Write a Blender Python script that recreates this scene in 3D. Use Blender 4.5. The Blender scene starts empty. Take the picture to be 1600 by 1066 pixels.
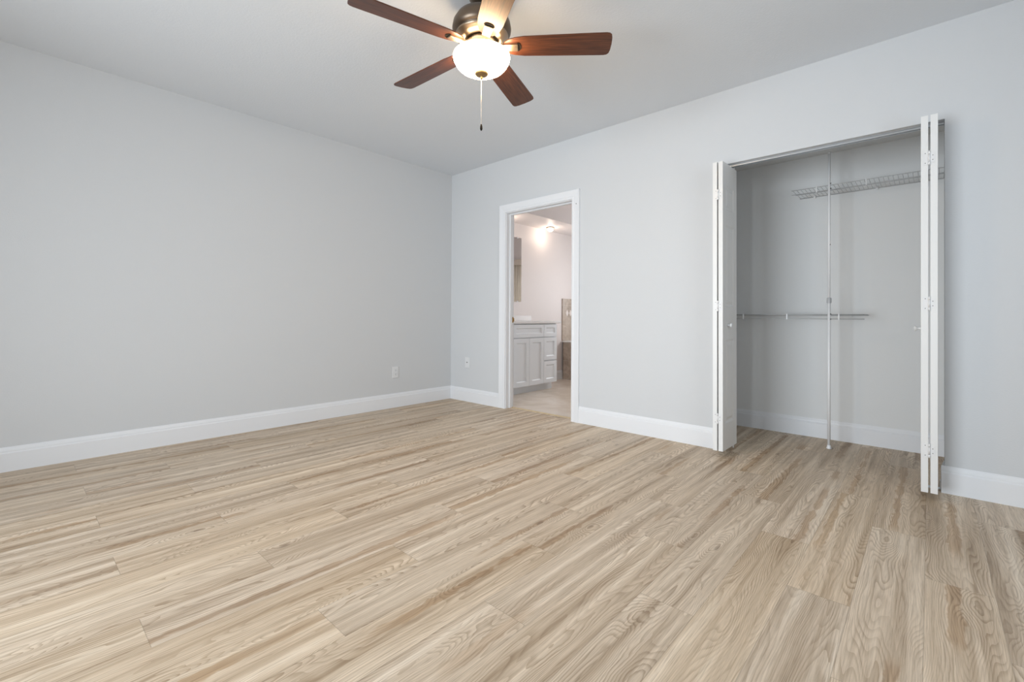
import bpy, bmesh, math, random
from mathutils import Vector, Matrix

random.seed(7)
scene = bpy.context.scene
COL = scene.collection
PI = math.pi

# ---------------------------------------------------------------- camera
YAW, PITCH, ROLL = 0.7400, 0.0059, 0.0054
CAM = Vector((4.1962, -3.5299, 0.9704))
fwd = Vector((-math.sin(YAW) * math.cos(PITCH), math.cos(YAW) * math.cos(PITCH), math.sin(PITCH)))
r0 = Vector((math.cos(YAW), math.sin(YAW), 0))
u0 = r0.cross(fwd)
right = r0 * math.cos(ROLL) + u0 * math.sin(ROLL)
up = right.cross(fwd)
cd = bpy.data.cameras.new('camera')
cam = bpy.data.objects.new('camera', cd)
COL.objects.link(cam)
m = Matrix.Identity(4)
for i in range(3):
    m[i][0] = right[i]; m[i][1] = up[i]; m[i][2] = -fwd[i]; m[i][3] = CAM[i]
cam.matrix_world = m
cd.sensor_width = 36; cd.sensor_fit = 'HORIZONTAL'
cd.lens = 715.749 * 36 / 1600
cd.shift_x = 0.0004
cd.shift_y = (490.565 - 533) / 1600
cd.clip_start = 0.02
scene.camera = cam

# ---------------------------------------------------------------- colour management, world
scene.view_settings.view_transform = 'Standard'
scene.view_settings.look = 'None'
scene.view_settings.gamma = 1
scene.view_settings.use_curve_mapping = False
scene.view_settings.exposure = 0.0
w = bpy.data.worlds.new('world'); scene.world = w
w.use_nodes = True
bg = w.node_tree.nodes['Background']
bg.inputs[0].default_value = (0.80, 0.90, 1.0, 1); bg.inputs[1].default_value = 1.0


def area(name, loc, rot, sx, sy, power, col, spread=None):
    l = bpy.data.lights.new(name, 'AREA'); l.shape = 'RECTANGLE'
    l.size = sx; l.size_y = sy; l.energy = power; l.color = col
    if spread: l.spread = spread
    o = bpy.data.objects.new(name, l); o.location = loc; o.rotation_euler = rot
    COL.objects.link(o); return o


ROOM_X, ROOM_Y, H = 5.4, -5.5, 2.64
# daylight outside the bedroom windows (rear wall, behind the camera)
WINS = [(1.35, 3.25, 0.05, 2.1)]
area('daylight_glass_door', (2.30, ROOM_Y - 0.16, 1.08), (PI / 2, 0, 0), 1.8, 2.05, 84, (0.86, 0.935, 1.0), math.radians(115))
SIDE = (-3.2, -1.4, 0.85, 2.1)
area('added_side_fill', (ROOM_X + 0.16, -2.3, 1.475), (PI / 2, 0, PI / 2), 1.7, 1.2, 25, (0.86, 0.935, 1.0))  # fill light for the room; the window it shines through is added
# daylight outside the bathroom window
area('daylight_bathroom', (1.1, 3.42, 1.45), (-PI / 2, 0, 0), 0.8, 0.9, 44, (0.95, 0.97, 1.0))


# ---------------------------------------------------------------- material helpers
def mat(name, col=(0.8, 0.8, 0.8), rough=0.5, metal=0.0, spec=0.5, emit=None, es=0.0):
    mt = bpy.data.materials.new(name); mt.use_nodes = True
    b = mt.node_tree.nodes['Principled BSDF']
    b.inputs['Base Color'].default_value = (*col, 1)
    b.inputs['Roughness'].default_value = rough
    b.inputs['Metallic'].default_value = metal
    b.inputs['Specular IOR Level'].default_value = spec
    if emit:
        b.inputs['Emission Color'].default_value = (*emit, 1)
        b.inputs['Emission Strength'].default_value = es
    return mt


class NT:
    def __init__(s, mt): s.t = mt.node_tree; s.n = s.t.nodes; s.l = s.t.links; s.b = s.n['Principled BSDF']
    def add(s, typ, **kw):
        n = s.n.new(typ)
        for k, v in kw.items(): setattr(n, k, v)
        return n
    def plug(s, n, i, v):
        if v is None: return
        if isinstance(v, bpy.types.NodeSocket): s.l.new(v, n.inputs[i])
        else: n.inputs[i].default_value = v
    def math(s, op, a, b=None, c=None):
        n = s.add('ShaderNodeMath', operation=op)
        s.plug(n, 0, a); s.plug(n, 1, b); s.plug(n, 2, c); return n.outputs[0]
    def xyz(s, x, y, z):
        n = s.add('ShaderNodeCombineXYZ'); s.plug(n, 0, x); s.plug(n, 1, y); s.plug(n, 2, z); return n.outputs[0]
    def noise(s, vec, scale=1, detail=2, rough=0.5, dist=0):
        n = s.add('ShaderNodeTexNoise'); s.plug(n, 'Vector', vec); s.plug(n, 'Scale', scale)
        s.plug(n, 'Detail', detail); s.plug(n, 'Roughness', rough); s.plug(n, 'Distortion', dist); return n.outputs['Fac']
    def ramp(s, f, stops):
        n = s.add('ShaderNodeValToRGB'); e = n.color_ramp.elements
        e[0].position, e[0].color = stops[0][0], (*stops[0][1], 1)
        e[1].position, e[1].color = stops[-1][0], (*stops[-1][1], 1)
        for p, c in stops[1:-1]:
            q = e.new(p); q.color = (*c, 1)
        s.plug(n, 0, f); return n.outputs[0]
    def mix(s, f, a, b, blend='MIX'):
        n = s.add('ShaderNodeMix', data_type='RGBA', blend_type=blend)
        s.plug(n, 0, f)
        s.plug(n, 6, a if isinstance(a, bpy.types.NodeSocket) else (*a, 1))
        s.plug(n, 7, b if isinstance(b, bpy.types.NodeSocket) else (*b, 1)); return n.outputs[2]
    def smooth(s, v, a, b, lo=0.0, hi=1.0):
        n = s.add('ShaderNodeMapRange', interpolation_type='SMOOTHSTEP')
        s.plug(n, 0, v); s.plug(n, 1, a); s.plug(n, 2, b); s.plug(n, 3, lo); s.plug(n, 4, hi); return n.outputs[0]
    def bump(s, h, strength=0.1, dist=0.01):
        n = s.add('ShaderNodeBump'); s.plug(n, 'Height', h); n.inputs['Strength'].default_value = strength
        n.inputs['Distance'].default_value = dist; s.l.new(n.outputs[0], s.b.inputs['Normal'])
    def pos(s):
        return s.add('ShaderNodeNewGeometry').outputs['Position']
    def obj(s):
        return s.add('ShaderNodeTexCoord').outputs['Object']


def paint(name, col, rough, scale, strength, detail=3):
    mt = mat(name, col, rough, spec=0.3); k = NT(mt)
    k.bump(k.noise(k.pos(), scale, detail, 0.55), strength, 0.004); return mt


M = {}
M['wall'] = paint('wall_paint', (0.655, 0.670, 0.685), 0.6, 130, 0.16)
M['ceil'] = paint('ceiling_paint', (0.735, 0.765, 0.80), 0.9, 75, 0.35, 4)
M['closet'] = paint('closet_paint_lifted', (0.80, 0.81, 0.81), 0.6, 130, 0.16)  # wall paint made lighter to stand in for light missing in the closet
M['bathwall'] = paint('bathroom_paint', (0.78, 0.725, 0.705), 0.5, 110, 0.15)
M['trim'] = mat('white_trim', (0.82, 0.835, 0.86), 0.35)
M['door'] = mat('white_door', (0.80, 0.80, 0.79), 0.4)
M['hinge'] = mat('white_metal', (0.80, 0.80, 0.80), 0.35)
M['plastic'] = mat('white_plastic', (0.76, 0.77, 0.78), 0.35)
M['slot'] = mat('dark_slot', (0.10, 0.10, 0.10), 0.6)
M['wire'] = mat('coated_wire_greyed', (0.50, 0.51, 0.52), 0.35)  # shelf wire is white; shade of its undersides put into the grey
M['wireclip'] = mat('wire_clip', (0.82, 0.83, 0.84), 0.4)
M['pole'] = mat('pole_white', (0.92, 0.93, 0.95), 0.3)
M['alu'] = mat('aluminium', (0.62, 0.64, 0.66), 0.3, 0.85)
M['brass'] = mat('brass', (0.40, 0.26, 0.10), 0.35, 1.0)
M['nickel'] = mat('brushed_bronze', (0.36, 0.285, 0.21), 0.34, 0.9)
M['darkbronze'] = mat('dark_bronze', (0.15, 0.115, 0.085), 0.38, 0.85)
M['black'] = mat('black_metal', (0.02, 0.016, 0.013), 0.85, spec=0.1)
M['antique'] = mat('antique_brass', (0.33, 0.22, 0.10), 0.4, 0.8)
M['bowl'] = mat('lit_frosted_glass', (0.9, 0.86, 0.78), 0.35, emit=(1.0, 0.72, 0.43), es=42.0)
M['bowlin'] = mat('lit_frosted_glass_inside', (0.9, 0.86, 0.78), 0.35, emit=(1.0, 0.80, 0.58), es=5.0)
M['bulb'] = mat('lit_glass', (0.9, 0.88, 0.8), 0.3, emit=(1.0, 0.86, 0.68), es=6.0)
M['cabinet'] = mat('cabinet_white', (0.86, 0.90, 0.94), 0.4)
M['counter'] = mat('counter_white', (0.86, 0.85, 0.85), 0.2)
M['mirror'] = mat('mirror', (0.9, 0.9, 0.9), 0.02, 1.0)
M['fabric'] = mat('beige_curtain', (0.86, 0.79, 0.68), 0.9)
M['shade'] = mat('taupe_shade', (0.60, 0.52, 0.44), 0.9)
M['tub'] = mat('acrylic_white', (0.88, 0.86, 0.84), 0.15)
M['threshold'] = mat('threshold_wood', (0.66, 0.52, 0.32), 0.5)
M['paper'] = mat('glass_sheet', (0.9, 0.95, 1.0), 0.05)


def glass_mat():
    mt = bpy.data.materials.new('window_glass'); mt.use_nodes = True
    t = mt.node_tree; t.nodes.clear()
    o = t.nodes.new('ShaderNodeOutputMaterial'); mx = t.nodes.new('ShaderNodeMixShader')
    a = t.nodes.new('ShaderNodeBsdfTransparent'); g = t.nodes.new('ShaderNodeBsdfGlossy')
    g.inputs['Roughness'].default_value = 0.02; mx.inputs[0].default_value = 0.06
    t.links.new(a.outputs[0], mx.inputs[1]); t.links.new(g.outputs[0], mx.inputs[2]); t.links.new(mx.outputs[0], o.inputs[0])
    return mt


M['glass'] = glass_mat()


# ---- oak plank floor
def floor_mat():
    mt = mat('oak_planks', rough=0.42, spec=0.35); k = NT(mt)
    sp = k.add('ShaderNodeSeparateXYZ'); k.l.new(k.pos(), sp.inputs[0])
    X, Y = sp.outputs[0], sp.outputs[1]
    W_, L_ = 0.1845, 1.2196
    a = k.math('DIVIDE', k.math('SUBTRACT', 4.182, X), W_)
    i = k.math('FLOOR', a); fx = k.math('SUBTRACT', a, i)                      # 0..1 across plank
    off = k.math('MULTIPLY', i, 0.40653)
    b = k.math('DIVIDE', k.math('SUBTRACT', k.math('ADD', Y, 0.805), off), L_)
    j = k.math('FLOOR', b); fy = k.math('SUBTRACT', b, j)
    wn = k.add('ShaderNodeTexWhiteNoise', noise_dimensions='2D')
    k.l.new(k.xyz(i, j, 0), wn.inputs['Vector'])
    sc = k.add('ShaderNodeSeparateColor'); k.l.new(wn.outputs['Color'], sc.inputs[0])
    r1, r2, r3 = sc.outputs
    ux = k.math('MULTIPLY', fx, W_)
    uy = k.math('MULTIPLY', fy, L_)
    # flip some boards
    oy = k.math('ADD', uy, k.math('MULTIPLY', r1, 37.0))
    ox = k.math('ADD', ux, k.math('MULTIPLY', r2, 11.0))
    oz = k.math('MULTIPLY', r3, 23.0)
    # broad warp of the rings: stretched along the board
    v1 = k.xyz(k.math('MULTIPLY', ox, 6.5), k.math('MULTIPLY', oy, 0.95), oz)
    warp = k.noise(v1, 1.0, 2.0, 0.45, 0.25)
    v1b = k.xyz(k.math('MULTIPLY', ox, 22.0), k.math('MULTIPLY', oy, 11.0), oz)
    warp2 = k.noise(v1b, 1.0, 2.0, 0.5, 0.6)
    # knots: sparse stretched cells
    vor = k.add('ShaderNodeTexVoronoi', voronoi_dimensions='3D', feature='F1')
    k.plug(vor, 'Vector', k.xyz(k.math('MULTIPLY', ox, 6.5), k.math('MULTIPLY', oy, 2.1), oz)); k.plug(vor, 'Scale', 1.0)
    k.plug(vor, 'Randomness', 0.9)
    d = vor.outputs['Distance']
    knot = k.math('POWER', 2.718, k.math('MULTIPLY', k.math('MULTIPLY', d, d), -14.0))
    wide = k.math('POWER', 2.718, k.math('MULTIPLY', k.math('MULTIPLY', d, d), -5.0))
    field = k.math('ADD', k.math('MULTIPLY', warp, 1.15), k.math('MULTIPLY', knot, 0.28))
    field = k.math('ADD', field, k.math('MULTIPLY', warp2, k.math('ADD', 0.010, k.math('MULTIPLY', wide, 0.06))))
    field = k.math('ADD', field, k.math('MULTIPLY', k.math('ABSOLUTE', k.math('SUBTRACT', ux, k.math('MULTIPLY', r3, 0.18))), 3.0))
    rings = k.math('FRACT', k.math('MULTIPLY', field, 29.0))
    rings = k.smooth(rings, 0.0, 0.62)                                         # slow rise, sharp drop: growth rings
    amp = k.noise(k.xyz(k.math('MULTIPLY', ox, 14.0), k.math('MULTIPLY', oy, 1.1), oz), 1.0, 2.0, 0.5)
    amp = k.math('MAXIMUM', k.smooth(amp, 0.33, 0.68, 0.25, 1.0), k.math('MULTIPLY', wide, 1.0))
    # fine pores and fibres
    fib = k.noise(k.xyz(k.math('MULTIPLY', ox, 330.0), k.math('MULTIPLY', oy, 9.0), oz), 1.0, 3.0, 0.6, 0.3)
    fib2 = k.noise(k.xyz(k.math('MULTIPLY', ox, 70.0), k.math('MULTIPLY', oy, 1.6), oz), 1.0, 3.0, 0.6, 0.2)
    band = k.noise(k.xyz(k.math('MULTIPLY', ox, 21.0), k.math('MULTIPLY', oy, 0.7), oz), 1.0, 2.0, 0.5, 0.3)
    base = k.ramp(band, [(0.30, (0.475, 0.36, 0.245)), (0.42, (0.595, 0.472, 0.342)), (0.58, (0.71, 0.582, 0.44)), (0.72, (0.80, 0.68, 0.535))])
    ringc = k.mix(k.math('MULTIPLY', k.math('SUBTRACT', 1.0, rings), amp), (1, 1, 1), (0.64, 0.585, 0.52))
    c = k.mix(1.0, base, ringc, 'MULTIPLY')
    c = k.mix(1.0, c, k.ramp(fib, [(0.32, (0.80, 0.775, 0.75)), (0.5, (1, 1, 1)), (0.70, (1.10, 1.10, 1.10))]), 'MULTIPLY')
    c = k.mix(1.0, c, k.ramp(fib2, [(0.30, (0.85, 0.825, 0.79)), (0.52, (1, 1, 1)), (0.72, (1.07, 1.07, 1.08))]), 'MULTIPLY')
    # warm brown heart streaks
    sd_ = k.math('ABSOLUTE', k.math('SUBTRACT', ux, k.math('ADD', 0.03, k.math('MULTIPLY', r2, 0.125))))
    sd_ = k.math('ADD', sd_, k.math('MULTIPLY', k.math('SUBTRACT', warp2, 0.5), 0.045))
    sd_ = k.math('ADD', sd_, k.math('MULTIPLY', k.math('SUBTRACT', warp, 0.5), 0.05))
    run = k.noise(k.xyz(r1, k.math('MULTIPLY', oy, 1.5), oz), 1.0, 1.0, 0.5)
    on = k.math('MULTIPLY', k.smooth(r3, 0.22, 0.26), k.smooth(run, 0.38, 0.48))
    stk = k.math('MULTIPLY', k.smooth(sd_, 0.012, 0.021, 1.0, 0.0), on)
    c = k.mix(k.math('MULTIPLY', stk, 0.75), c, k.mix(1.0, c, (0.70, 0.585, 0.46), 'MULTIPLY'))
    # knot centres
    kd = k.smooth(d, 0.02, 0.09, 0.55, 0.0)
    c = k.mix(kd, c, (0.17, 0.105, 0.06))
    tone = k.math('ADD', k.math('MULTIPLY', r1, 0.07), 0.965)
    hs = k.add('ShaderNodeHueSaturation'); k.plug(hs, 'Color', c); k.plug(hs, 'Value', tone)
    k.plug(hs, 'Saturation', k.math('ADD', k.math('MULTIPLY', r2, 0.14), 0.89)); c = hs.outputs[0]
    # seams
    ex = k.math('MINIMUM', ux, k.math('SUBTRACT', W_, ux)); ey = k.math('MINIMUM', uy, k.math('SUBTRACT', L_, uy))
    seam = k.math('MAXIMUM', k.smooth(ex, 0.0004, 0.0016, 1.0, 0.0), k.smooth(ey, 0.0004, 0.0016, 1.0, 0.0))
    c = k.mix(k.math('MULTIPLY', seam, 0.34), c, (0.12, 0.085, 0.055))
    k.l.new(c, k.b.inputs['Base Color'])
    k.plug(k.b, 'Roughness', k.math('ADD', k.math('MULTIPLY', fib, 0.2), 0.36))
    k.bump(k.math('SUBTRACT', k.math('MULTIPLY', fib, 0.25), seam), 0.12, 0.002)
    return mt


M['floor'] = floor_mat()


def walnut():
    mt = mat('walnut_veneer', rough=0.42, spec=0.35); k = NT(mt)
    k.b.inputs['Coat Weight'].default_value = 0.35; k.b.inputs['Coat Roughness'].default_value = 0.28
    sp = k.add('ShaderNodeSeparateXYZ'); k.l.new(k.obj(), sp.inputs[0])
    v = k.xyz(k.math('MULTIPLY', sp.outputs[0], 7.0), k.math('MULTIPLY', sp.outputs[1], 130.0), sp.outputs[2])
    n = k.noise(v, 1.0, 4, 0.6, 0.6)
    n2 = k.noise(k.xyz(k.math('MULTIPLY', sp.outputs[0], 3.0), k.math('MULTIPLY', sp.outputs[1], 30.0), 3.0), 1.0, 2, 0.5, 0.8)
    f = k.math('ADD', k.math('MULTIPLY', n, 0.7), k.math('MULTIPLY', n2, 0.3))
    k.l.new(k.ramp(f, [(0.34, (0.040, 0.010, 0.004)), (0.52, (0.095, 0.028, 0.010)), (0.68, (0.155, 0.050, 0.018))]), k.b.inputs['Base Color'])
    return mt


M['walnut'] = walnut()


def stone(name, c1, c2, c3, scale, tile=None, grout=(0.6, 0.56, 0.5), axes=(0, 1), rough=0.3):
    mt = mat(name, rough=rough); k = NT(mt); p = k.pos()
    n = k.noise(p, scale, 6, 0.62, 1.2); n2 = k.noise(p, scale * 0.35, 3, 0.5, 0.6)
    f = k.math('ADD', k.math('MULTIPLY', n, 0.6), k.math('MULTIPLY', n2, 0.4))
    c = k.ramp(f, [(0.36, c1), (0.5, c2), (0.64, c3)])
    if tile:
        sp = k.add('ShaderNodeSeparateXYZ'); k.l.new(p, sp.inputs[0]); e = []
        for ax, (sz, o) in zip(axes, tile):
            q = k.math('FRACT', k.math('DIVIDE', k.math('SUBTRACT', sp.outputs[ax], o), sz))
            e.append(k.math('MULTIPLY', k.math('MINIMUM', q, k.math('SUBTRACT', 1.0, q)), sz))
        s_ = k.smooth(k.math('MINIMUM', e[0], e[1]), 0.0012, 0.003, 1.0, 0.0)
        c = k.mix(k.math('MULTIPLY', s_, 0.7), c, grout)
    k.l.new(c, k.b.inputs['Base Color']); return mt


M['bathfloor'] = stone('marble_tile', (0.66, 0.56, 0.45), (0.80, 0.70, 0.60), (0.90, 0.83, 0.75), 3.2, ((0.46, 0.1), (0.46, 0.33)), (0.58, 0.52, 0.45))
M['tile'] = stone('travertine_tile', (0.34, 0.27, 0.21), (0.48, 0.40, 0.33), (0.60, 0.52, 0.44), 9, ((0.30, 0.0), (0.28, 0.03)), (0.62, 0.57, 0.5), (1, 2))
M['tilex'] = stone('travertine_apron', (0.34, 0.27, 0.21), (0.48, 0.40, 0.33), (0.60, 0.52, 0.44), 9, ((0.30, -0.055), (0.28, 0.01)), (0.62, 0.57, 0.5), (0, 2))
M['inlay'] = mat('tile_inlay', (0.80, 0.74, 0.70), 0.3)


# ---------------------------------------------------------------- geometry helpers
def box(bm, x0, x1, y0, y1, z0, z1):
    v = [bm.verts.new(p) for p in ((x0, y0, z0), (x1, y0, z0), (x1, y1, z0), (x0, y1, z0),
                                   (x0, y0, z1), (x1, y0, z1), (x1, y1, z1), (x0, y1, z1))]
    return [bm.faces.new([v[i] for i in q]) for q in ((3, 2, 1, 0), (4, 5, 6, 7), (0, 1, 5, 4), (1, 2, 6, 5), (2, 3, 7, 6), (3, 0, 4, 7))]


def tube(bm, p0, p1, r, n=10, r1=None, cap=True):
    p0 = Vector(p0); p1 = Vector(p1); d = (p1 - p0).normalized()
    a = d.orthogonal().normalized(); b = d.cross(a); r1 = r if r1 is None else r1
    A = [bm.verts.new(p0 + (a * math.cos(2 * PI * i / n) + b * math.sin(2 * PI * i / n)) * r) for i in range(n)]
    B = [bm.verts.new(p1 + (a * math.cos(2 * PI * i / n) + b * math.sin(2 * PI * i / n)) * r1) for i in range(n)]
    for i in range(n):
        f = bm.faces.new((A[i], A[(i + 1) % n], B[(i + 1) % n], B[i])); f.smooth = True
    if cap:
        bm.faces.new(A[::-1]); bm.faces.new(B)


def lathe(bm, prof, n=48, c=(0, 0, 0)):
    rings = []
    for r, z in prof:
        if r < 1e-5: rings.append([bm.verts.new((c[0], c[1], c[2] + z))])
        else: rings.append([bm.verts.new((c[0] + r * math.cos(2 * PI * i / n), c[1] + r * math.sin(2 * PI * i / n), c[2] + z)) for i in range(n)])
    for A, B in zip(rings, rings[1:]):
        for i in range(n):
            j = (i + 1) % n
            if len(A) == 1 and len(B) == 1: continue
            if len(A) == 1: f = bm.faces.new((A[0], B[j], B[i]))
            elif len(B) == 1: f = bm.faces.new((A[i], A[j], B[0]))
            else: f = bm.faces.new((A[i], A[j], B[j], B[i]))
            f.smooth = True


def obj(name, bm, m_, parent=None, bevel=0, seg=2, smooth=None, loc=None, rz=0):
    bmesh.ops.recalc_face_normals(bm, faces=bm.faces)
    me = bpy.data.meshes.new(name); bm.to_mesh(me); bm.free()
    for q in (m_ if isinstance(m_, (list, tuple)) else [m_]): me.materials.append(q)
    o = bpy.data.objects.new(name, me); COL.objects.link(o)
    if parent: o.parent = parent
    if loc: o.location = loc
    if rz: o.rotation_euler.z = rz
    if bevel:
        md = o.modifiers.new('bevel', 'BEVEL'); md.width = bevel; md.segments = seg; md.limit_method = 'ANGLE'; md.angle_limit = 0.7
        md.harden_normals = False
    return o


def new(): return bmesh.new()


def tag(o, label=None, cat=None, group=None, kind=None):
    if label: o['label'] = label
    if cat: o['category'] = cat
    if group: o['group'] = group
    if kind: o['kind'] = kind
    return o


def thing(name, label, cat, loc=(0, 0, 0), rz=0, group=None, kind=None):
    o = bpy.data.objects.new(name, None); COL.objects.link(o); o.location = loc; o.rotation_euler.z = rz
    o.empty_display_size = 0.1
    return tag(o, label, cat, group, kind)


def struct(name, bm, m_, label, cat, parent=None, **k):
    o = obj(name, bm, m_, parent, **k)
    return tag(o, label, cat, None, 'structure') if parent is None else o


def slab(bm, P, a, z, t0, t1, holes):
    """wall with rectangular openings. P(u,t,z)->xyz; a=(u0,u1); z=(z0,z1); holes [(u0,u1,z0,z1)]"""
    us = sorted({*a, *[h[0] for h in holes], *[h[1] for h in holes]})
    zs = sorted({*z, *[h[2] for h in holes], *[h[3] for h in holes]})
    us = [u for u in us if a[0] <= u <= a[1]]; zs = [q for q in zs if z[0] <= q <= z[1]]
    V = {}
    def v(i, j, t):
        if (i, j, t) not in V: V[(i, j, t)] = bm.verts.new(P(us[i], (t0, t1)[t], zs[j]))
        return V[(i, j, t)]
    def solid(i, j):
        if i < 0 or j < 0 or i >= len(us) - 1 or j >= len(zs) - 1: return False
        uc = (us[i] + us[i + 1]) / 2; zc = (zs[j] + zs[j + 1]) / 2
        return not any(h[0] < uc < h[1] and h[2] < zc < h[3] for h in holes)
    for i in range(len(us) - 1):
        for j in range(len(zs) - 1):
            if not solid(i, j): continue
            for t in (0, 1): bm.faces.new((v(i, j, t), v(i + 1, j, t), v(i + 1, j + 1, t), v(i, j + 1, t)))
            for di, dj, e in ((-1, 0, ((i, j), (i, j + 1))), (1, 0, ((i + 1, j), (i + 1, j + 1))), (0, -1, ((i, j), (i + 1, j))), (0, 1, ((i, j + 1), (i + 1, j + 1)))):
                if not solid(i + di, j + dj):
                    (a1, b1), (a2, b2) = e
                    bm.faces.new((v(a1, b1, 0), v(a2, b2, 0), v(a2, b2, 1), v(a1, b1, 1)))


PX = lambda u, t, z: (u, t, z)      # wall running along X (plane y = t)
PY = lambda u, t, z: (t, u, z)      # wall running along Y (plane x = t)

# ---------------------------------------------------------------- setting
bm = new(); box(bm, 0, ROOM_X, ROOM_Y, 0, -0.06, 0); box(bm, 0.877, 1.748, 0, 0.088, -0.06, 0); box(bm, 2.45, 4.75, 0, 0.915, -0.06, 0)
bmesh.ops.remove_doubles(bm, verts=bm.verts, dist=1e-5)
struct('floor', bm, M['floor'], 'light oak plank floor of the bedroom and its closet', 'floor')
bm = new(); box(bm, -0.06, 2.35, 0.10, 3.2, -0.06, 0)
struct('floor_bathroom', bm, M['bathfloor'], 'beige marbled tile floor seen through the bathroom doorway', 'floor')
bm = new(); box(bm, -0.12, ROOM_X + 0.12, ROOM_Y - 0.12, 0.12, H, H + 0.1)
struct('ceiling', bm, M['ceil'], 'white textured bedroom ceiling around the fan', 'ceiling')
bm = new(); slab(bm, PY, (ROOM_Y, 0), (0, H), -0.12, 0, [])
struct('wall_left', bm, M['wall'], 'long blank white wall on the left', 'wall')
DL, DR, DT = 0.895, 1.73, 2.06        # bathroom door opening
CL, CR, CT = 3.04, 4.258, 2.095       # closet opening
bm = new(); slab(bm, PX, (-0.12, ROOM_X + 0.12), (0, H), 0, 0.12, [(DL - 0.018, DR + 0.018, 0, DT + 0.018), (CL, CR, 0, CT)])
struct('wall_back', bm, M['wall'], 'white wall holding the bathroom doorway and the closet opening', 'wall')
bm = new(); slab(bm, PY, (ROOM_Y, 0), (0, H), ROOM_X, ROOM_X + 0.12, [SIDE])  # opening cut for the added window
struct('wall_right', bm, M['wall'], 'white wall with an added fill-light window to the right of the camera', 'wall')
bm = new(); slab(bm, PX, (-0.12, ROOM_X + 0.12), (0, H), ROOM_Y - 0.12, ROOM_Y, WINS)
struct('wall_rear', bm, M['wall'], 'white wall behind the camera with a sliding glass door', 'wall')
# closet shell
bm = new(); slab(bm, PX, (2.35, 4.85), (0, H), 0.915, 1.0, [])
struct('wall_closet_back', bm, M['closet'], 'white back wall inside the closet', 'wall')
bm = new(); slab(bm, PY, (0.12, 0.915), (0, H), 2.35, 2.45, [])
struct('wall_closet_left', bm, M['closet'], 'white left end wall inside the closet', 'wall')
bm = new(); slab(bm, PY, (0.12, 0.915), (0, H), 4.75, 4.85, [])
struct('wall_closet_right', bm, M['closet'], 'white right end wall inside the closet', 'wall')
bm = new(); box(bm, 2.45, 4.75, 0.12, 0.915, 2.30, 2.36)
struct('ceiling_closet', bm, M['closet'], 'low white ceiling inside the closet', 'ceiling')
# bathroom shell
bm = new(); slab(bm, PY, (0.12, 3.2), (0, H), -0.18, -0.06, [])
struct('wall_bathroom_left', bm, M['bathwall'], 'warm lit wall behind the vanity seen through the doorway', 'wall')
BW = (0.75, 1.66, 0.95, 1.96)
bm = new(); slab(bm, PX, (-0.18, 2.45), (0, H), 3.2, 3.32, [BW])
struct('wall_bathroom_far', bm, M['bathwall'], 'far bathroom wall over the tub, seen only in the mirror', 'wall')
bm = new(); slab(bm, PY, (1.0, 3.2), (0, H), 2.35, 2.45, [])
struct('wall_bathroom_right', bm, M['bathwall'], 'bathroom wall right of the doorway', 'wall')
bm = new(); box(bm, -0.18, 2.45, 0.12, 3.32, H, H + 0.1)
struct('ceiling_bathroom', bm, M['bathwall'], 'bathroom ceiling', 'ceiling')
bm = new(); box(bm, -0.06, 0.47, 0.12, 3.2, 2.27, H)
struct('trim_1', bm, M['bathwall'], 'dropped soffit above the bathroom vanity', 'soffit')
bm = new(); box(bm, DL - 0.0, DR + 0.0, 0.084, 0.106, -0.01, 0.006)
struct('trim_2', bm, M['threshold'], 'thin tan threshold strip in the bathroom doorway', 'threshold', bevel=0.003)


# baseboards: profile with a stepped cap
def baseboard(name, p0, p1, nrm, label, h=0.15):
    p0 = Vector((*p0, 0)); p1 = Vector((*p1, 0)); n = Vector((*nrm, 0))
    prof = [(0, 0.0), (0.015, 0.0), (0.015, 0.112), (0.0135, 0.116), (0.0105, 0.120), (0.0105, 0.126), (0.0085, 0.134), (0.0045, 0.144), (0.003, h), (0, h)]
    bm = new()
    A = [bm.verts.new(p0 + n * d + Vector((0, 0, z))) for d, z in prof]
    B = [bm.verts.new(p1 + n * d + Vector((0, 0, z))) for d, z in prof]
    for i in range(len(prof)):
        j = (i + 1) % len(prof); bm.faces.new((A[i], A[j], B[j], B[i]))
    bm.faces.new(A); bm.faces.new(B[::-1])
    struct(name, bm, M['trim'], label, 'baseboard')


baseboard('baseboard_left', (0, ROOM_Y), (0, -0.0), (1, 0), 'white baseboard along the long left wall')
baseboard('baseboard_corner', (0.0, 0), (0.811, 0), (0, -1), 'short white baseboard between the corner and the bathroom doorway')
baseboard('baseboard_middle', (1.814, 0), (3.04, 0), (0, -1), 'white baseboard between the bathroom doorway and the closet')
baseboard('baseboard_jamb', (4.258, 0.0), (4.258, 0.12), (-1, 0), 'short baseboard return inside the right jamb of the closet opening')
baseboard('baseboard_right', (4.243, 0), (ROOM_X, 0), (0, -1), 'white baseboard right of the closet')
baseboard('baseboard_side', (ROOM_X, ROOM_Y), (ROOM_X, 0), (-1, 0), 'white baseboard of the wall right of the camera')
baseboard('baseboard_closet', (2.45, 0.915), (4.75, 0.915), (0, -1), 'white baseboard along the closet back wall')
baseboard('baseboard_bathroom', (-0.06, 1.47), (-0.06, 2.30), (1, 0), 'low baseboard between the vanity and the tiled tub', 0.10)


# ---- bathroom door frame
fr = thing('trim_3', 'white casing and jamb of the open bathroom doorway', 'door frame', ((DL + DR) / 2, 0, 0), kind='structure')
def rel(o, par):
    o.parent = par; o.matrix_parent_inverse = Matrix.Translation(-Vector(par.location)); return o
bm = new()
cw, rv = 0.084, 0.006
prof = [(0.0, 0.0), (0.0, 0.012), (0.004, 0.015), (0.020, 0.016), (0.026, 0.013), (0.060, 0.017), (0.074, 0.019), (0.082, 0.019), (cw, 0.016), (cw, 0)]
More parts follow.
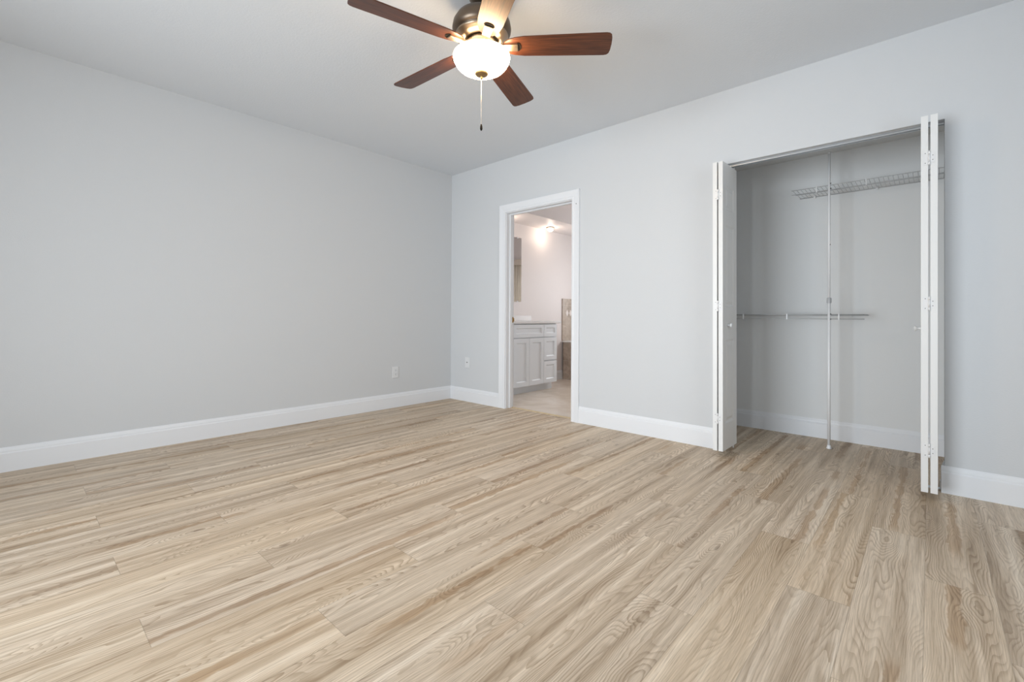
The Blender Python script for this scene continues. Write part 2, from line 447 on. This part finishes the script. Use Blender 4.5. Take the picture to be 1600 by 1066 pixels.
# mitred casing swept round three sides (profile: distance from opening edge, depth off the wall)
path = [(DL - rv, 0, -1, 0), (DL - rv, DT + rv, -1, 1), (DR + rv, DT + rv, 1, 1), (DR + rv, 0, 1, 0)]
rings = [[bm.verts.new((x + sx * d, -e, z + sz * d)) for d, e in prof] for x, z, sx, sz in path]
for A, B in zip(rings, rings[1:]):
    for i in range(len(prof)):
        j = (i + 1) % len(prof); bm.faces.new((A[i], A[j], B[j], B[i]))
bm.faces.new(rings[0]); bm.faces.new(rings[-1][::-1])
rel(obj('casing', bm, M['trim']), fr)
bm = new()
slab(bm, PX, (DL - 0.018, DR + 0.018), (0, DT + 0.018), 0.0, 0.12, [(DL, DR, 0, DT)])
rel(obj('jamb', bm, M['trim'], bevel=0.001), fr)
bm = new()
slab(bm, PX, (DL, DR), (0, DT), 0.050, 0.085, [(DL + 0.011, DR - 0.011, 0, DT - 0.011)])
rel(obj('door_stop', bm, M['trim'], bevel=0.002), fr)
bm = new(); box(bm, DL + 0.0, DL + 0.0025, 0.092, 0.116, 0.905, 0.965); box(bm, DL, DL + 0.006, 0.112, 0.1235, 0.918, 0.952)
tag(rel(obj('strike_plate', bm, M['brass'], bevel=0.001), fr), 'brass strike plate')
bm = new(); tube(bm, (1.788, -0.021, 2.015), (1.788, -0.012, 2.015), 0.0035, 12)
rel(obj('screw', bm, M['slot']), fr)

# ---------------------------------------------------------------- bifold closet doors
def panel_face(bm, w_, h_, rects, P, steps):
    """flat face w_ x h_ with sunk/raised rectangular panels; P(u,d,v)->xyz, d = depth outwards"""
    us = sorted({0, w_, *[r[0] for r in rects], *[r[1] for r in rects]}); vs = sorted({0, h_, *[r[2] for r in rects], *[r[3] for r in rects]})
    for i in range(len(us) - 1):
        for j in range(len(vs) - 1):
            uc = (us[i] + us[i + 1]) / 2; vc = (vs[j] + vs[j + 1]) / 2
            if any(r[0] < uc < r[1] and r[2] < vc < r[3] for r in rects): continue
            bm.faces.new([bm.verts.new(P(*q)) for q in ((us[i], 0, vs[j]), (us[i + 1], 0, vs[j]), (us[i + 1], 0, vs[j + 1]), (us[i], 0, vs[j + 1]))])
    for r in rects:
        prev = None
        for ins, dep in steps:
            ring = [bm.verts.new(P(*q)) for q in ((r[0] + ins, dep, r[2] + ins), (r[1] - ins, dep, r[2] + ins), (r[1] - ins, dep, r[3] - ins), (r[0] + ins, dep, r[3] - ins))]
            if prev:
                for i in range(4): bm.faces.new((prev[i], prev[(i + 1) % 4], ring[(i + 1) % 4], ring[i]))
            prev = ring
        bm.faces.new(prev)


LW, LH, LT = 0.296, 2.02, 0.029
PANELS = [(0.058, LW - 0.058, 0.185, 0.775), (0.058, LW - 0.058, 1.005, 1.585), (0.058, LW - 0.058, 1.69, 1.865)]


def leaf(parent, x, lean=0.0, ang=0.0):
    """leaf standing in the YZ plane: local u along +Y, thickness along X"""
    bm = new(); st = [(0, 0), (0.006, -0.003), (0.012, -0.007), (0.022, -0.007), (0.040, -0.001), (0.042, -0.001)]
    panel_face(bm, LW, LH, PANELS, lambda u, d, v: (LT / 2 + d, u, v), st)
    panel_face(bm, LW, LH, PANELS, lambda u, d, v: (-LT / 2 - d, u, v), st)
    for q in (((-1, 0, 0), (1, 0, 0), (1, 0, 1), (-1, 0, 1)), ((-1, 1, 0), (1, 1, 0), (1, 1, 1), (-1, 1, 1)), ((-1, 0, 0), (1, 0, 0), (1, 1, 0), (-1, 1, 0)), ((-1, 0, 1), (1, 0, 1), (1, 1, 1), (-1, 1, 1))):
        bm.faces.new([bm.verts.new((s * LT / 2, u * LW, v * LH)) for s, u, v in q])
    bmesh.ops.remove_doubles(bm, verts=bm.verts, dist=1e-5)
    o = obj('door_leaf', bm, M['door'], parent)
    o.location = (x, 0, 0); o.rotation_euler = (0, lean, ang)
    return o


def hinge(parent, x, z, gap):
    """surface hinge across the two near edges"""
    bm = new()
    box(bm, x - gap / 2 - 0.021, x - 0.004, -0.0025, 0.0002, z - 0.036, z + 0.036)
    box(bm, x + 0.004, x + gap / 2 + 0.018, -0.0025, 0.0002, z - 0.026, z + 0.026)
    for a, b in ((-0.037, -0.020), (-0.019, 0.019), (0.020, 0.037)):
        tube(bm, (x, -0.004, z + a), (x, -0.004, z + b), 0.0048, 12)
    o = obj('hinge', bm, M['hinge'], parent)
    for sx, dz in ((-0.0155, 0.026), (-0.0155, -0.026), (0.0145, 0.012), (0.0145, -0.012)):
        bm = new(); tube(bm, (x + sx, -0.0032, z + dz), (x + sx, -0.0020, z + dz), 0.0022, 8)
        obj('screw', bm, M['slot'], o)
    return o


def knob(parent, x, y, z, s, m_):
    bm = new()
    lathe(bm, [(0.0, 0.0), (0.009, 0.0), (0.0075, 0.004), (0.0055, 0.010), (0.006, 0.014), (0.012, 0.019), (0.0155, 0.024), (0.0150, 0.028), (0.010, 0.031), (0, 0.032)], 24)
    bmesh.ops.rotate(bm, verts=bm.verts, matrix=Matrix.Rotation(s * PI / 2, 3, 'Y'))
    bmesh.ops.translate(bm, verts=bm.verts, vec=(x, y, z))
    return obj('knob', bm, m_, parent)


def bifold(name, x, y, z, label, leaves, hx, gap, kx, ks):
    t = thing(name, label, 'closet door', (x, y, z), kind='structure')
    ls = [leaf(t, dx, lean, ang) for dx, lean, ang in leaves]
    for hz in (0.225, 1.01, 1.79): hinge(t, hx, hz, gap)
    knob(t, kx, 0.10, 0.875, ks, M['plastic'])
    bm = new()
    for l in leaves:
        tube(bm, (l[0], LW - 0.02, -0.030), (l[0], LW - 0.02, 0.004), 0.005, 10)
        tube(bm, (l[0], LW - 0.02, LH - 0.002), (l[0], LW - 0.02, LH + 0.02), 0.005, 10)
    obj('pivot_pin', bm, M['hinge'], t)
    return t


# left pair: leaves at x 3.07..3.10 and 3.108..3.137 ; right pair 4.160..4.189 and 4.198..4.228
bifold('door_1', 3.104, -0.195, 0.042, 'white panelled bifold door folded open at the left side of the closet',
       [(-0.0185, -0.003, 0.012), (0.0195, -0.003, -0.012)], 0.0, 0.009, 0.033, 1)
bifold('door_2', 4.1935, -0.218, 0.042, 'white bifold door folded edge-on at the right side of the closet',
       [(-0.0185, 0.0, 0.014), (0.0195, 0.0, -0.014)], 0.0, 0.008, -0.033, -1)

# track under the closet header
bm = new()
for y0, y1, z0, z1 in ((0.040, 0.076, 2.090, 2.095), (0.040, 0.0425, 2.081, 2.092), (0.0735, 0.076, 2.081, 2.092), (0.0425, 0.050, 2.081, 2.083), (0.066, 0.0735, 2.081, 2.083)):
    box(bm, CL + 0.002, CR - 0.002, y0, y1, z0, z1)
t = struct('trim_4', bm, M['alu'], 'metal bifold track under the closet header', 'door track')
bm = new(); box(bm, CR - 0.085, CR - 0.016, 0.040, 0.078, 0.0, 0.004); box(bm, CR - 0.020, CR - 0.016, 0.040, 0.078, 0.0, 0.05)
struct('trim_5', bm, M['alu'], 'small floor pivot bracket under the right bifold door', 'bracket')


# ---------------------------------------------------------------- wire shelves
def wire_shelf(name, x0, x1, z, label, lip, hooks, clips, back=0.905, front=0.598):
    t = thing(name, label, 'wire shelf', ((x0 + x1) / 2, (back + front) / 2, z), group='wire shelves in the closet')
    bm = new()
    for y, zz in ((front, z), (front, z - lip), (back, z - 0.003), ((front + back) / 2, z - 0.004)):
        tube(bm, (x0, y, zz), (x1, y, zz), 0.0029, 8)
    rel(obj('support_rod', bm, M['wire']), t)
    n = int((x1 - x0) / 0.0262)
    bm = new()
    for i in range(n + 1):
        x = x0 + 0.006 + i * (x1 - x0 - 0.012) / n
        tube(bm, (x, front, z + 0.002), (x, back, z + 0.002), 0.00155, 6, cap=False)
    rel(obj('wire_grid', bm, M['wire']), t)
    for x in clips:
        bm = new(); box(bm, x - 0.004, x + 0.004, front - 0.007, front + 0.002, z - lip - 0.006, z + 0.006)
        rel(obj('joining_clip', bm, M['wireclip'], bevel=0.001), t)
    for x in hooks:
        bm = new(); box(bm, x - 0.008, x + 0.008, back - 0.006, 0.915, z - 0.014, z + 0.010); tube(bm, (x, back - 0.008, z - 0.006), (x, 0.912, z - 0.006), 0.004, 8)
        rel(obj('wall_clip', bm, M['wireclip'], bevel=0.001), t)
    return t


wire_shelf('wire_shelf', 3.395, 4.748, 1.966, 'white wire shelf mounted high at the right end of the closet', 0.034,
           (3.50, 3.90, 4.30), (3.56, 3.86), )
wire_shelf('wire_shelf', 2.452, 3.85, 0.998, 'white wire shelf mounted at waist height at the left end of the closet', 0.033,
           (2.8, 3.3, 3.74), (3.047, 3.365, 3.70))

# support pole
t = thing('support_pole', 'white telescoping pole standing on the closet floor in front of the wire shelves', 'closet pole', (3.641, 0.590, 0))
bm = new(); tube(bm, (0, 0, 0.02), (0, 0, 1.10), 0.0100, 20); obj('lower_tube', bm, M['pole'], t)
bm = new(); tube(bm, (0, 0, 1.10), (0, 0, 2.20), 0.0078, 20); obj('upper_tube', bm, M['pole'], t)
bm = new(); lathe(bm, [(0, 1.085), (0.0145, 1.085), (0.0150, 1.09), (0.0150, 1.118), (0.0125, 1.123), (0, 1.123)], 24); tag(obj('collar', bm, mat('grey_collar', (0.50, 0.51, 0.53), 0.4), t), 'grey locking collar')
bm = new(); lathe(bm, [(0, 0), (0.0165, 0), (0.0165, 0.006), (0.0125, 0.014), (0.0115, 0.026), (0, 0.026)], 24); obj('foot', bm, M['pole'], t)
bm = new(); lathe(bm, [(0, 2.20), (0.0110, 2.20), (0.0110, 2.212), (0, 2.215)], 20); obj('end_cap', bm, M['wireclip'], t)
for zz in (1.972, 0.998):
    for dz in (0.004, -0.034):
        bm = new(); tube(bm, (0.007, -0.004, zz + dz), (0.0130, -0.004, zz + dz), 0.004, 10)
        tag(obj('screw', bm, M['slot'], t), 'dark clip screw')
bm = new(); tube(bm, (0.0055, -0.004, 1.52), (0.0095, -0.004, 1.52), 0.004, 10); obj('pin_hole', bm, M['slot'], t)

# ---------------------------------------------------------------- wall plates
def plate(name, label, cat):
    t = thing(name, label, cat)
    bm = new(); box(bm, -0.0375, 0.0375, -0.006, 0.0, -0.06, 0.06)
    obj('wall_plate', bm, M['plastic'], t, bevel=0.003)
    return t


t = plate('electrical_outlet', 'white duplex power outlet low on the long left wall', 'outlet')
for s in (-1, 1):
    bm = new(); box(bm, -0.017, 0.017, -0.0085, -0.005, s * 0.0205 - 0.0145, s * 0.0205 + 0.0145)
    r = obj('receptacle', bm, M['plastic'], t, bevel=0.003)
    bm = new()
    for dx, h_ in ((-0.0065, 0.0045), (0.0065, 0.0035)): box(bm, dx - 0.0011, dx + 0.0011, -0.0092, -0.008, s * 0.0205 - h_ + 0.003, s * 0.0205 + h_ + 0.003)
    tube(bm, (0, -0.0092, s * 0.0205 - 0.0075), (0, -0.008, s * 0.0205 - 0.0075), 0.0025, 10)
    obj('slot', bm, M['slot'], r)
bm = new(); tube(bm, (0, -0.0078, 0), (0, -0.005, 0), 0.003, 10); obj('screw', bm, M['hinge'], t)
t.rotation_euler.z = PI / 2; t.location = (0.0, -0.763, 0.372)
t = plate('cable_outlet', 'white cable outlet plate with a dark centre jack beside the bathroom doorway', 'outlet')
bm = new(); tube(bm, (0, -0.013, 0), (0, -0.005, 0), 0.0055, 14); tag(obj('jack', bm, M['slot'], t), 'dark threaded jack')
for q in (0.042, -0.042):
    bm = new(); tube(bm, (0, -0.0078, q), (0, -0.005, q), 0.003, 10); obj('screw', bm, M['hinge'], t)
t.location = (0.296, 0, 0.445)

# ---------------------------------------------------------------- ceiling fan
FX, FY, FZ = 2.484, -1.895, 2.361
fan = thing('ceiling_fan', 'bronze ceiling fan with five walnut blades and a lit frosted glass bowl', 'ceiling fan', (FX, FY, H))
def fp(name, bm, m_, parent=None, **k):
    o = obj(name, bm, m_, parent or fan, **k); return o
z_ = lambda z: z - H
bm = new(); lathe(bm, [(0, 0), (0.070, 0), (0.072, -0.006), (0.066, -0.030), (0.046, -0.050), (0.022, -0.056), (0, -0.056)]); fp('canopy', bm, M['darkbronze'])
bm = new(); lathe(bm, [(0.0135, -0.05), (0.0135, -0.10)], 20); lathe(bm, [(0.0135, -0.075), (0.026, -0.078), (0.028, -0.10)], 24); fp('downrod', bm, M['darkbronze'])
# motor housing: dome and stepped skirt
bm = new(); lathe(bm, [(0, z_(2.545)), (0.030, z_(2.545)), (0.060, z_(2.541)), (0.100, z_(2.530)), (0.130, z_(2.510)), (0.147, z_(2.482)), (0.152, z_(2.455)),
                       (0.150, z_(2.440)), (0.141, z_(2.428)), (0.131, z_(2.424)), (0.131, z_(2.420)), (0.135, z_(2.418)), (0.133, z_(2.413)), (0.126, z_(2.410)),
                       (0.121, z_(2.402)), (0.104, z_(2.392)), (0.090, z_(2.389)), (0.088, z_(2.396)), (0.0, z_(2.396))], 72)
fp('motor_housing', bm, M['darkbronze'])
bm = new(); lathe(bm, [(0.1325, z_(2.4225)), (0.1365, z_(2.419)), (0.1345, z_(2.412)), (0.127, z_(2.4085)), (0.122, z_(2.401)), (0.105, z_(2.3905)), (0.092, z_(2.3875)), (0.088, z_(2.390))], 72)
tag(fp('housing_skirt', bm, M['nickel']), 'brighter brushed lower skirt of the motor')
bm = new(); lathe(bm, [(0, z_(2.392)), (0.074, z_(2.392)), (0.076, z_(2.386)), (0.074, z_(2.378)), (0.060, z_(2.374)), (0.058, z_(2.366)), (0.066, z_(2.360)), (0.068, z_(2.345)), (0.052, z_(2.334)), (0.03, z_(2.326)), (0, z_(2.326))], 48)
fp('switch_housing', bm, M['darkbronze'])
# glass bowl (double wall, open at the top)
prof = [(0.120, 2.347), (0.138, 2.343), (0.1455, 2.334), (0.1465, 2.322), (0.143, 2.303), (0.133, 2.278), (0.116, 2.254), (0.092, 2.236), (0.062, 2.2245), (0.030, 2.219), (0.0, 2.2175)]
inner = [(0.0, 2.2215), (0.030, 2.223), (0.061, 2.2285), (0.090, 2.240), (0.113, 2.257), (0.1295, 2.280), (0.139, 2.304), (0.1425, 2.321), (0.1415, 2.332), (0.136, 2.339), (0.120, 2.343)]
sq = lambda z: 2.227 + (z - 2.2175) * 0.76
prof = [(r, sq(z)) for r, z in prof]; inner = [(r, sq(z)) for r, z in inner]
bm = new(); lathe(bm, [(r, z_(z)) for r, z in prof] + [(r, z_(z)) for r, z in inner], 72); bmesh.ops.remove_doubles(bm, verts=bm.verts, dist=1e-5)
for i_, f in enumerate(bm.faces): f.material_index = 0 if i_ < 72 * (len(prof) - 1) else 1
tag(fp('glass_bowl', bm, [M['bowl'], M['bowlin']]), 'glowing frosted glass bowl')
bm = new(); lathe(bm, [(0, z_(2.2310)), (0.034, z_(2.2290)), (0.0360, z_(2.225)), (0.031, z_(2.218)), (0.014, z_(2.212)), (0.006, z_(2.209)), (0.0075, z_(2.204)), (0.0065, z_(2.199)), (0.003, z_(2.195)), (0, z_(2.194))], 32)
fp('finial', bm, M['antique'])
# pull chain: beads on a thin line, with a dark fob
bm = new(); tube(bm, (0, 0, z_(2.192)), (0, 0, z_(1.958)), 0.0011, 6)
for i in range(46):
    zc = z_(2.188) - i * 0.005
    bmesh.ops.create_icosphere(bm, subdivisions=1, radius=0.0018, matrix=Matrix.Translation((0, 0, zc)))
ch = fp('pull_chain', bm, mat('chain_metal', (0.55, 0.50, 0.45), 0.4, 0.6))
bm = new(); lathe(bm, [(0, z_(1.966)), (0.0035, z_(1.962)), (0.006, z_(1.950)), (0.0065, z_(1.940)), (0.004, z_(1.932)), (0, z_(1.930))], 16); tag(obj('fob', bm, M['black'], ch), 'dark bronze pull fob')
bm = new(); tube(bm, (-0.0035, 0, z_(2.20)), (-0.0035, 0, z_(1.985)), 0.001, 6)
for i in range(40):
    bmesh.ops.create_icosphere(bm, subdivisions=1, radius=0.0016, matrix=Matrix.Translation((-0.0035, 0, z_(2.192) - i * 0.0052)))
fp('pull_chain', bm, M['wire'])


def blade_mesh(bm, t=0.006):
    # outline in local coords, x = radius, y = across
    pts = []
    half = lambda x: 0
    top = [(0.108, 0.0), (0.110, 0.016), (0.120, 0.032), (0.140, 0.046), (0.172, 0.057), (0.220, 0.0635), (0.32, 0.066), (0.45, 0.069), (0.58, 0.0715), (0.632, 0.0720), (0.648, 0.0690), (0.658, 0.060), (0.663, 0.040), (0.665, 0.0)]
    pts = top + [(x, -y) for x, y in top[-2:0:-1]]
    A = [bm.verts.new((x, y, 0)) for x, y in pts]; B = [bm.verts.new((x, y, t)) for x, y in pts]
    bm.faces.new(A[::-1]); bm.faces.new(B)
    for i in range(len(pts)):
        j = (i + 1) % len(pts); bm.faces.new((A[i], A[j], B[j], B[i]))


blade0 = None
for kx in range(5):
    ang = 0.686 + kx * 2 * PI / 5
    if blade0 is None:
        bm = new(); blade_mesh(bm)
        b = fp('fan_blade', bm, M['walnut'], bevel=0.0015)
        # blade iron: flat arm under the blade reaching back to the motor
        bm = new()
        sec = [(0.062, 0.016, 0.024, 0.032), (0.080, 0.0175, 0.010, 0.018), (0.098, 0.019, -0.005, 0.003), (0.115, 0.021, -0.0095, -0.001), (0.184, 0.0225, -0.0095, -0.0005), (0.188, 0.0215, -0.0085, -0.0005)]
        R_ = []
        for x, hw, zb, zt in sec:
            R_.append([bm.verts.new(p) for p in ((x, -hw, zb + 0.002), (x, -hw * 0.8, zb), (x, hw * 0.8, zb), (x, hw, zb + 0.002), (x, hw, zt), (x, -hw, zt))])
        for A, B in zip(R_, R_[1:]):
            for i in range(6): bm.faces.new((A[i], A[(i + 1) % 6], B[(i + 1) % 6], B[i]))
        bm.faces.new(R_[0]); bm.faces.new(R_[-1][::-1])
        iron = obj('blade_arm', bm, M['nickel'], b)
        bm = new(); n = 20
        A = [bm.verts.new((0.186 + 0.018 * math.cos(-PI / 2 + PI * i / n), 0.0265 * math.sin(-PI / 2 + PI * i / n), -0.0032)) for i in range(n + 1)]
        B = [bm.verts.new((v.co.x, v.co.y, -0.0004)) for v in A]
        bm.faces.new(A); bm.faces.new(B[::-1])
        for i in range(n + 1): bm.faces.new((A[i], A[(i + 1) % (n + 1)], B[(i + 1) % (n + 1)], B[i]))
        med = obj('medallion', bm, M['black'], b)
        tag(med, 'dark half-round end plate')
        blade0 = (b, iron, med)
    else:
        b = blade0[0].copy(); COL.objects.link(b); b.parent = fan
        for s in blade0[1:]:
            c = s.copy(); COL.objects.link(c); c.parent = b
    b.matrix_local = Matrix.Translation((0, 0, FZ - H)) @ Matrix.Rotation(ang, 4, 'Z') @ Matrix.Rotation(-math.radians(12), 4, 'X')

# ---------------------------------------------------------------- bathroom: vanity
VX, VB, VY0, VY1 = 0.47, -0.06, 0.30, 1.462
van = thing('vanity_cabinet', 'pale grey-white shaker vanity cabinet with doors and a drawer stack', 'cabinet', (0.2, 0.88, 0))
bm = new(); box(bm, VB + 0.025, VX - 0.018, VY0, VY1 - 0.004, 0.095, 0.882); rel(obj('body', bm, M['cabinet']), van)
bm = new(); box(bm, VB + 0.025, 0.388, VY0 + 0.01, VY1 - 0.008, 0.0, 0.095); rel(obj('toe_kick', bm, M['cabinet']), van)


def front(name, y0, y1, z0, z1, rail=0.055):
    bm = new(); w_, h_ = y1 - y0, z1 - z0; g = 0.0015
    P = lambda u, d, v: (VX + d, y0 + u, z0 + v)
    panel_face(bm, w_, h_, [(rail, w_ - rail, rail, h_ - rail)], P, [(0, 0), (0.003, -0.004), (0.010, -0.009), (0.012, -0.0095)])
    for q in (((0, 0), (1, 0)), ((1, 0), (1, 1)), ((1, 1), (0, 1)), ((0, 1), (0, 0))):
        (a, b), (c, d) = q
        bm.faces.new([bm.verts.new(P(a * w_, 0, b * h_)), bm.verts.new(P(c * w_, 0, d * h_)), bm.verts.new(P(c * w_, -0.0185, d * h_)), bm.verts.new(P(a * w_, -0.0185, b * h_))])
    bmesh.ops.remove_doubles(bm, verts=bm.verts, dist=1e-5)
    rel(obj(name, bm, M['cabinet']), van)


front('door', 0.592, 0.886, 0.10, 0.697)
front('door', 0.890, 1.180, 0.10, 0.697)
front('drawer', 0.592, 1.180, 0.709, 0.872, 0.045)
front('drawer', 1.185, 1.460, 0.709, 0.872, 0.045)
front('drawer', 1.185, 1.460, 0.399, 0.697, 0.05)
front('drawer', 1.185, 1.460, 0.10, 0.387, 0.05)
front('drawer', 0.304, 0.588, 0.709, 0.872, 0.045)
front('drawer', 0.304, 0.588, 0.399, 0.697, 0.05)
front('drawer', 0.304, 0.588, 0.10, 0.387, 0.05)
ct = thing('countertop', 'thin white countertop lying on the bathroom vanity', 'countertop', (0.2, 0.88, 0.882))
bm = new(); box(bm, VB, 0.492, 0.285, 1.535, 0.882, 0.912); rel(obj('slab', bm, M['counter'], bevel=0.004), ct)
bm = new(); box(bm, VB, -0.042, 0.285, 1.535, 0.912, 0.985); rel(obj('backsplash', bm, M['counter'], bevel=0.003), ct)

# mirror on the wall above
bm = new(); box(bm, -0.058, -0.054, 0.42, 1.325, 1.176, 2.075)
mr = tag(obj('wall_mirror', bm, M['mirror'], bevel=0.0015), 'frameless mirror on the wall above the bathroom countertop', 'mirror')
for y, z in ((1.245, 2.072), (0.6, 2.072), (1.245, 1.179), (0.6, 1.179)):
    bm = new(); box(bm, -0.059, -0.051, y - 0.012, y + 0.012, z - 0.008, z + 0.008)
    tag(obj('mirror_clip', bm, M['plastic'], mr), 'small pale clip')

# small ceiling lights in the soffit
def soffit_light(y, label, p, x=0.10):
    t = thing('ceiling_light', label, 'ceiling light', (x, y, 2.27), group='soffit lights in the bathroom')
    bm = new(); lathe(bm, [(0, 0), (0.062, 0), (0.062, -0.006), (0.056, -0.012), (0.046, -0.014), (0, -0.014)], 36); obj('base_ring', bm, M['nickel'], t)
    bm = new(); lathe(bm, [(0.044, -0.012), (0.046, -0.022), (0.042, -0.038), (0.030, -0.052), (0.014, -0.059), (0, -0.060)], 32); tag(obj('glass_globe', bm, M['bulb'], t), 'glowing glass globe')
    l = bpy.data.lights.new('bulb_light', 'POINT'); l.energy = p; l.color = (1.0, 0.82, 0.68); l.shadow_soft_size = 0.04
    o = bpy.data.objects.new('bulb_light', l); COL.objects.link(o); o.parent = t; o.location = (0, 0, -0.115)
    return t


soffit_light(1.76, 'small round soffit light glowing beside the bathroom wall, farther of the two', 1.6, 0.12)
soffit_light(0.80, 'small round soffit light directly above the vanity, nearer of the two', 2.0, 0.13)

# ---------------------------------------------------------------- tub and tile
tb = thing('bathtub', 'built-in white tub with a tiled travertine apron beyond the vanity', 'bathtub', (0.8, 2.7, 0))
bm = new(); box(bm, -0.06 + 0.025, 2.325, 2.30, 2.33, 0.0, 0.575); rel(obj('tiled_apron', bm, M['tilex']), tb)
bm = new(); slab(bm, lambda u, t_, z: (u, z, t_), (-0.035, 2.325), (2.285, 3.175), 0.575, 0.595, [(0.35, 2.05, 2.45, 3.08)])
rel(obj('deck', bm, M['tub'], bevel=0.004), tb)
bm = new(); rr = []
for k_, (s, z) in enumerate(((1.06, 0.597), (1.0, 0.597), (0.94, 0.45), (0.85, 0.20), (0.7, 0.15))):
    rr.append([bm.verts.new((1.2 + 0.86 * s * math.copysign(abs(math.cos(a)) ** 0.5, math.cos(a)), 2.765 + 0.325 * s * math.copysign(abs(math.sin(a)) ** 0.5, math.sin(a)), z)) for a in [2 * PI * i / 40 for i in range(40)]])
for A, B in zip(rr, rr[1:]):
    for i in range(40):
        f = bm.faces.new((A[i], A[(i + 1) % 40], B[(i + 1) % 40], B[i])); f.smooth = True
bm.faces.new(rr[-1]); rel(obj('basin', bm, M['tub']), tb)
tp = thing('tile_panel', 'travertine tile surround panel with a pale inlay above the tub', 'wall tile', (-0.055, 2.7, 0.595), kind='structure')
bm = new(); box(bm, -0.06, -0.045, 2.30, 3.2, 0.595, 1.255); rel(obj('tile_sheet', bm, M['tile']), tp)
bm = new()
for zc in (1.03,):
    for yc in (2.42, 2.51, 2.60, 2.69, 2.78, 2.87, 2.96, 3.05):
        v = [bm.verts.new((-0.0435, yc + a, zc + b)) for a, b in ((0.038, 0), (0, 0.055), (-0.038, 0), (0, -0.055))]; bm.faces.new(v)
rel(obj('inlay', bm, M['inlay']), tp)

# bathroom window with curtain and pelmet (seen in the mirror)
def window(name, x0, x1, z0, z1, y0, y1, label, bars):
    t = thing(name, label, 'window', ((x0 + x1) / 2, (y0 + y1) / 2, z0), kind='structure')
    bm = new(); f = 0.045; slab(bm, PX, (x0, x1), (z0, z1), y0, y1, [(x0 + f, x1 - f, z0 + f, z1 - f)])
    rel(obj('window_frame', bm, M['trim']), t)
    bm = new(); ym = (y0 + y1) / 2
    for a in bars: box(bm, a - 0.02, a + 0.02, ym - 0.02, ym + 0.02, z0 + f, z1 - f)
    rel(obj('mullion', bm, M['trim']), t)
    bm = new(); box(bm, x0 + f, x1 - f, ym - 0.003, ym + 0.003, z0 + f, z1 - f); rel(obj('pane', bm, M['glass']), t)
    return t


window('window_1', BW[0], BW[1], BW[2], BW[3], 3.22, 3.30, 'bathroom window over the tub, reflected in the mirror', [])
window('window_2', *WINS[0], ROOM_Y - 0.10, ROOM_Y - 0.04, 'sliding glass door in the wall behind the camera', [2.30])
t = thing('window_added', 'added window for fill light in the wall to the right of the camera', 'window', (ROOM_X + 0.06, -2.3, 0.85), kind='structure')  # unseen window, added so the side fill has an opening
bm = new(); slab(bm, PY, SIDE[:2], SIDE[2:], ROOM_X + 0.04, ROOM_X + 0.10, [(SIDE[0] + 0.045, SIDE[1] - 0.045, SIDE[2] + 0.045, SIDE[3] - 0.045)]); rel(obj('window_frame', bm, M['trim']), t)
bm = new(); box(bm, ROOM_X + 0.05, ROOM_X + 0.09, -2.32, -2.28, 0.895, 2.055); rel(obj('mullion', bm, M['trim']), t)
bm = new(); box(bm, ROOM_X + 0.067, ROOM_X + 0.073, SIDE[0] + 0.045, SIDE[1] - 0.045, 0.895, 2.055); rel(obj('pane', bm, M['glass']), t)
cu = thing('window_curtain', 'beige pleated curtain under a pelmet at the bathroom window, seen in the mirror', 'curtain', (1.62, 3.12, 0.6))
bm = new(); n = 90; A = []; B = []
for i in range(n + 1):
    x = 1.46 + 0.42 * i / n; y = 3.125 + 0.022 * math.sin(i * 0.62)
    A.append(bm.verts.new((x, y, 0.62))); B.append(bm.verts.new((x, y, 1.99)))
for i in range(n):
    f = bm.faces.new((A[i], A[i + 1], B[i + 1], B[i])); f.smooth = True
o = rel(obj('panel', bm, M['fabric']), cu); sd = o.modifiers.new('s', 'SOLIDIFY'); sd.thickness = 0.003
bm = new(); box(bm, 0.60, 1.95, 3.06, 3.195, 1.97, 2.06); box(bm, 0.58, 1.97, 3.05, 3.195, 2.055, 2.075); rel(obj('pelmet', bm, M['shade'], bevel=0.004), cu)
